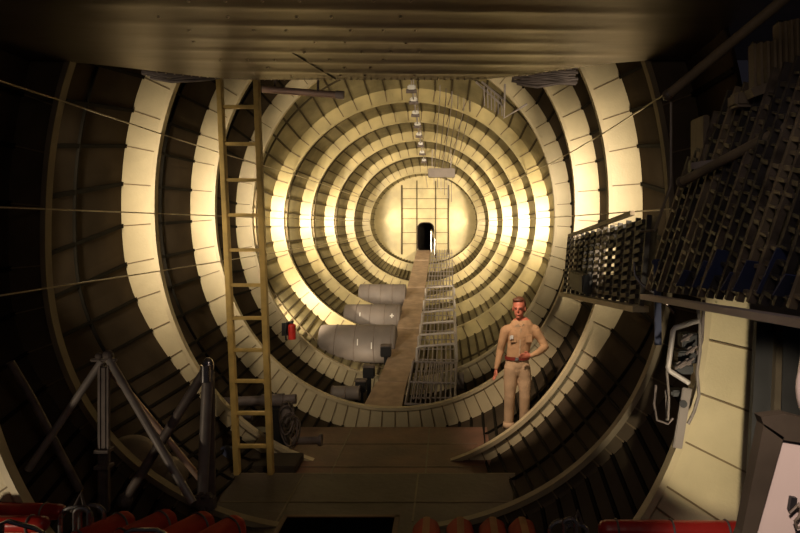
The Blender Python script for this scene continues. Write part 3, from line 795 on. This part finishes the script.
# ------------------------------------------------------------------ person
def person():
    D = 9.08; base = P(517, 431.5, D); S = 70.5   # px per metre
    def L(px, py, dy=0):
        v = P(px, py, D); return Vector((v.x, D+dy, v.z))
    root = empty('person', base, 'person in khaki shirt and trousers, one hand at the belt, by the right wall', 'person')
    mb = MB()
    def cap(pts, fy=1.0, n=18):
        # pts: (Vector, radius); tapered chain of rings, flattened by fy along y
        rows = []
        dense = []
        for (p, r), (q, s) in zip(pts, pts[1:]):
            for k in range(6): t = k/6; dense.append((p.lerp(q, t), r+(s-r)*(t*t*(3-2*t))))
        dense.append(pts[-1])
        for i, (p, r) in enumerate(dense):
            a = dense[max(0, i-1)][0]; b = dense[min(len(dense)-1, i+1)][0]
            t = (b-a).normalized(); u = Vector((0,1,0)) if abs(t.y) < .9 else Vector((0,0,1))
            x = t.cross(u).normalized(); y = x.cross(t)
            rows.append([p + x*math.cos(2*PI*k/n)*r + y*math.sin(2*PI*k/n)*r*fy for k in range(n)])
        mb.quadgrid(rows, True)
        for row in (rows[0], rows[-1]):
            c = mb.bm.verts.new(sum(row, Vector())/n); vv = [mb.bm.verts.new(q) for q in row]
            for k in range(n): mb.bm.faces.new((c, vv[k], vv[(k+1) % n]))
        for (p, r) in (dense[0], dense[-1]): mb.ell(p, (r*.98, r*fy*.98, r*.98), u=14, v=8)
    # torso
    cap([(L(517, 366), .172), (L(517.5, 356), .158), (L(519, 345), .165), (L(521, 334), .195), (L(521.5, 329), .185)], .62)
    cap([(L(506.5, 330.5), .078), (L(521, 327.5), .085), (L(534.5, 330), .08)], .9)
    cap([(L(520.5, 326), .070), (L(519.5, 317, -.02), .056)], 1)
    # legs
    cap([(L(511.5, 367), .105), (L(510.5, 380), .098), (L(509.5, 396, -.02), .078), (L(509, 412), .072), (L(508.5, 427), .066)], 1)
    cap([(L(523, 367), .105), (L(524.5, 380), .098), (L(524.5, 396, -.03), .078), (L(524.5, 412), .072), (L(524, 426), .066)], 1)
    # arms : photo-left hangs, photo-right bends to the belt
    cap([(L(505.5, 331), .074), (L(502.5, 341), .062), (L(500.5, 350, .02), .055), (L(498, 361, -.03), .044), (L(496, 367, -.05), .033)], 1)
    cap([(L(535.5, 331), .074), (L(541, 339), .062), (L(545, 346.5, -.02), .056), (L(537, 350.5, -.14), .046), (L(530, 352.5, -.21), .034)], 1)
    # head
    hc = L(518.8, 308, -.03); q = Quaternion((0,0,1), -.25)
    HS = 1.12
    def H(x, y, z): return hc + q @ (Vector((x, y, z))*HS)
    mb.ell(H(0, .01, .035), (0.0874, 0.1086, 0.1120), q); mb.ell(H(0, -.025, -.045), (0.0650, 0.0762, 0.0874), q); mb.ell(H(0, -.055, -.10), (0.0336, 0.0336, 0.0314), q)
    mb.ell(H(0, -.10, -.018), (0.0146, 0.0246, 0.0314), q, u=10, v=8); mb.ell(H(0, -.085, .02), (0.0616, 0.0224, 0.0134), q, u=10, v=8)
    mb.ell(H(0, -.09, -.066), (0.0291, 0.0134, 0.0101), q, u=10, v=8)
    for s in (-1, 1): mb.ell(H(.078*s, .01, -.01), (0.0134, 0.0246, 0.0381), q, u=10, v=8)
    # hands: palm, four fingers, thumb
    def hand(w, dr, side, fl, r=.0098, curl=.5):
        dr = Vector(dr).normalized(); side = Vector(side).normalized(); nrm = dr.cross(side).normalized()
        rot = Matrix((side, dr, nrm)).transposed().to_quaternion()
        mb.ell(w+dr*.05, (.042, .055, .019), rot, u=14, v=10)
        for k, l in enumerate((.072, .082, .076, .058)):
            b = w+dr*.088+side*(.030-.020*k); 
            d1 = (dr+nrm*fl*curl*.5).normalized(); d2 = (dr+nrm*fl*curl*1.6).normalized()
            cap([(b-dr*.02, r), (b+d1*l*.5, r), (b+d1*l*.5+d2*l*.5, r*.85)], 1, 8)
        b = w+dr*.03+side*.035
        cap([(b-side*.01, r*1.2), (b+side*.022+dr*.03, r*1.1), (b+side*.022+dr*.062+nrm*fl*.012, r*.9)], 1, 8)
    hand(L(495.8, 368, -.05), (-.12, -.15, -1), (.35, -1, 0), 1)
    hand(L(529, 352.5, -.21), (-1, .05, -.02), (0, -.15, 1), -1, curl=.6)
    # shoes are separate; fuse the body
    me = bpy.data.meshes.new('tmp'); mb.bm.to_mesh(me); mb.bm.free()
    o = bpy.data.objects.new('tmp', me); C.objects.link(o)
    m = o.modifiers.new('r', 'REMESH'); m.mode = 'VOXEL'; m.voxel_size = .0085
    m = o.modifiers.new('s', 'SMOOTH'); m.factor = .5; m.iterations = 3
    dg = bpy.context.evaluated_depsgraph_get(); dg.update()
    me2 = bpy.data.meshes.new_from_object(o.evaluated_get(dg)); bpy.data.objects.remove(o)
    me2.name = 'body'; me2.materials.clear()
    for k in ('khaki', 'khakit', 'flesh'): me2.materials.append(M[k])
    zb = L(517, 358).z; zn = L(520, 319.6).z
    lh = L(495.9, 367.5, -.05); rh = L(528.5, 352.5, -.21)
    for p in me2.polygons:
        p.use_smooth = True; c = p.center
        if c.z > zn: p.material_index = 2
        elif (c-lh).length < .2 and c.z < lh.z and c.x < lh.x+.09: p.material_index = 2
        elif c.x < rh.x and c.y < D-.145 and abs(c.z-rh.z) < .085 and c.x > rh.x-.2: p.material_index = 2
        elif c.z < zb and not c.x < L(503.2,360).x and not c.x > L(536,360).x: p.material_index = 1
        else: p.material_index = 0
    b = bpy.data.objects.new('body', me2); C.objects.link(b); b.parent = root; b.matrix_parent_inverse = wmat(root).inverted()
    # hair
    mb2 = MB(); mb2.ell(H(0, .035, .055), (0.0952, 0.1008, 0.1042), q); mb2.ell(H(-.01, -.045, .11), (0.0739, 0.0504, 0.0358), q)
    mb2.ell(H(.0, .05, -.01), (0.0874, 0.0672, 0.0672), q)
    mb2.build('hair', M['hair'], root, smooth='all')
    mb2 = MB()
    for s in (-1, 1): mb2.ell(H(.028*s, -.087, .004), (0.0146, 0.0090, 0.0067), q, u=10, v=6); mb2.bar(H(.014*s, -.098, .024), H(.044*s, -.088, .024), .008, .007)
    mb2.build('eyes', M['eye'], root)
    # belt and buckle
    mb2 = MB(); rows = []
    for dz in (-.024, .024):
        rows.append([Vector((L(517.3, 358).x+.176*math.cos(2*PI*k/36), D+.118*math.sin(2*PI*k/36), zb+.01+dz)) for k in range(36)])
    mb2.quadgrid(rows, True); mb2.quadgrid([rows[0], [p+Vector((-.01*(1 if p.x>base.x else -1),0,0)) for p in rows[0]]], True)
    belt = mb2.build('belt', M['belt'], root)
    mb2 = MB(); mb2.box((L(516, 358).x, D-.122, zb+.01), (.05, .012, .045), bev=.004); mb2.build('buckle', M['chrome'], belt)
    # shirt details: collar, pockets, placket, badge
    mb2 = MB()
    for s in (-1, 1):
        mb2.bar(L(520+s*1.5, 323.5, -.105), L(520+s*5.5, 326.5, -.08), .045, .012, up=(0,1,0))
        mb2.build('collar', M['khakit'], root) if s == 1 else None
    mb2 = MB(); mb2.bar(L(520, 327, -.112), L(518.5, 355, -.102), .022, .010, up=(0,1,0)); mb2.build('placket', M['khakit'], root)
    for px in (512.5, 528):
        mb2 = MB(); mb2.box(L(px, 337.5, -.106), (.09, .012, .10), bev=.003); mb2.box(L(px, 334, -.110), (.095, .01, .028), bev=.003); pk = mb2.build('pocket', M['khaki'], root); pk0 = pk if px < 520 else pk0
    mb2 = MB(); mb2.box(L(511, 335.5, -.130), (.035, .006, .05)); mb2.box(L(509.6, 336.2, -.130), (.016, .006, .05)); mb2.build('badge', M['white'], pk0)
    # shoes and trouser cuffs
    for px in (508.5, 524):
        mb2 = MB(); c = L(px, 431)
        mb2.ell(c+Vector((0, -.05, .035)), (.052, .14, .045)); mb2.ell(c+Vector((0, .03, .06)), (.048, .06, .06))
        mb2.build('shoe', M['shoe'], root, smooth='all')
        mb2 = MB(); mb2.cyl(c+Vector((0,0,.045)), c+Vector((0,0,.13)), .088, .074, n=20); mb2.build('trouser_cuff', M['khakit'], root, smooth='all')
person()

# ------------------------------------------------------------------ lights
def light(kind, name, loc, power, col=(1,.80,.50), r=.05, target=None, angle=120, blend=.8, size=None):
    l = bpy.data.lights.new(name, kind); l.energy = power; l.color = col
    if kind == 'AREA': l.size = size or .3
    else: l.shadow_soft_size = r
    if kind == 'SPOT': l.spot_size = math.radians(angle); l.spot_blend = blend
    o = bpy.data.objects.new(name, l); C.objects.link(o); o.location = loc
    if target is not None: o.rotation_euler = (Vector(target)-Vector(loc)).to_track_quat('-Z', 'Y').to_euler()
    return o
WARM = (1, .83, .60)
def strip(loc, target, power, w, h, spread):
    l = bpy.data.lights.new('bay_lamp', 'AREA'); l.shape = 'RECTANGLE'; l.size = w; l.size_y = h; l.energy = power; l.color = WARM; l.spread = math.radians(spread)
    o = bpy.data.objects.new('bay_lamp', l); C.objects.link(o); o.location = loc
    d = (Vector(target)-Vector(loc)).normalized(); z = -d; x = Vector((0,0,1)).cross(z).normalized(); y = z.cross(x)
    o.rotation_euler = Matrix((x, y, z)).transposed().to_euler()
PW = {1: (29, 29), 2: (31, 36), 3: (18, 16), 4: (46, 42), 5: (34, 42), 6: (30, 38), 7: (20, 30), 8: (6, 9)}
for i in range(1, 9):
    st = ST[i]; y = st[0]+.16
    for s in (-1, 1):
        x = s*(st[1]+st[6]*.45); zc = ((3.65 if s < 0 else 3.9) if i < 4 else 3.6)
        ang = math.radians(22 if i < 4 else 10)
        strip((x, y, zc), (x-s*math.sin(ang), y+math.cos(ang), zc), PW[i][0 if s < 0 else 1], .10, (1.9 if s < 0 else 1.5) if i < 4 else .35, 85 if i < 4 else 88)
for s in (-1, 1):
    light('SPOT', 'bulkhead_lamp', (s*2.10, 24.40, 3.68), 125, WARM, .03, (s*1.14+.06, 25.6, 3.7), 44, 1)
# low lamp behind the drums
light('SPOT', 'low_lamp', (-2.62, 13.5, 1.66), 330, WARM, .05, (-2.32, 15.4, 1.42), 90, 1)
light('SPOT', 'low_bay_lamp', (-.9, 13.6, .35), 12, WARM, .08, (-1.2, 15.5, 1.2), 150, .9)
# right front panel lamp behind the cabinet, then fill lights aimed at the forward bay
light('SPOT', 'panel_lamp', (2.69, 3.6, 1.9), 75, (1,.86,.62), .04, (3.25, 5.3, 2.0), 60, .35)
light('SPOT', 'left_panel_lamp', (-3.3, 3.9, 1.0), 30, (1,.82,.58), .05, (-3.0, 5.3, 1.3), 80, .5)
light('AREA', 'viewing_bay_fill', (1.2, 1.4, 4.9), 10, (1,.80,.66), size=1.0, target=(.2, 6.5, 1.2))  # added soft fill that lifts the foreground
light('SPOT', 'cabinet_fill', (1.3, .5, 4.5), 360, (1,.80,.72), .1, (2.35, 2.6, 2.4), 22, .5)  # added spot to brighten the cabinet front
light('SPOT', 'ladder_fill', (-.2, 4.6, 4.9), 170, (1,.80,.60), .08, (-1.55, 7.7, 2.4), 44, .9)  # added spot, lights the ladder from the front
light('SPOT', 'person_fill', (.6, 6.6, 4.95), 600, (1,.78,.58), .08, (1.95, 9.25, 1.6), 32, .7)  # added spot to brighten the person
light('SPOT', 'rack_lamp', (1.6, 2.2, 4.6), 8, (.72,.72,1), .1, (2.9, 4.6, 3.2), 60, .7)
light('SPOT', 'right_keel_fill', (-1.2, 4.4, 4.8), 45, (1,.80,.62), .1, (2.6, 7.2, 1.6), 50, 1)  # added weak fill for the lower right hull
light('SPOT', 'roof_lamp', (-1.3, 4.2, 2.2), 45, (1,.80,.62), .1, (-.2, 6.6, 5.2), 70, .9)

# world
w = bpy.data.worlds.new('World'); bpy.context.scene.world = w; w.use_nodes = True
w.node_tree.nodes['Background'].inputs[0].default_value = (.05, .045, .06, 1)
w.node_tree.nodes['Background'].inputs[1].default_value = .10

# camera
cam = bpy.data.cameras.new('Camera'); co = bpy.data.objects.new('Camera', cam); C.objects.link(co)
co.location = (CX, 0, CZ); co.rotation_euler = (PI/2, 0, 0)
cam.sensor_width = 36; cam.lens = F*36/800
cam.shift_x = -48/800; cam.shift_y = -41.5/800
cam.clip_start = .05
sc = bpy.context.scene; sc.camera = co
vs = sc.view_settings; vs.view_transform = 'Standard'; vs.look = 'None'; vs.gamma = 1; vs.use_curve_mapping = False; vs.exposure = 0.3
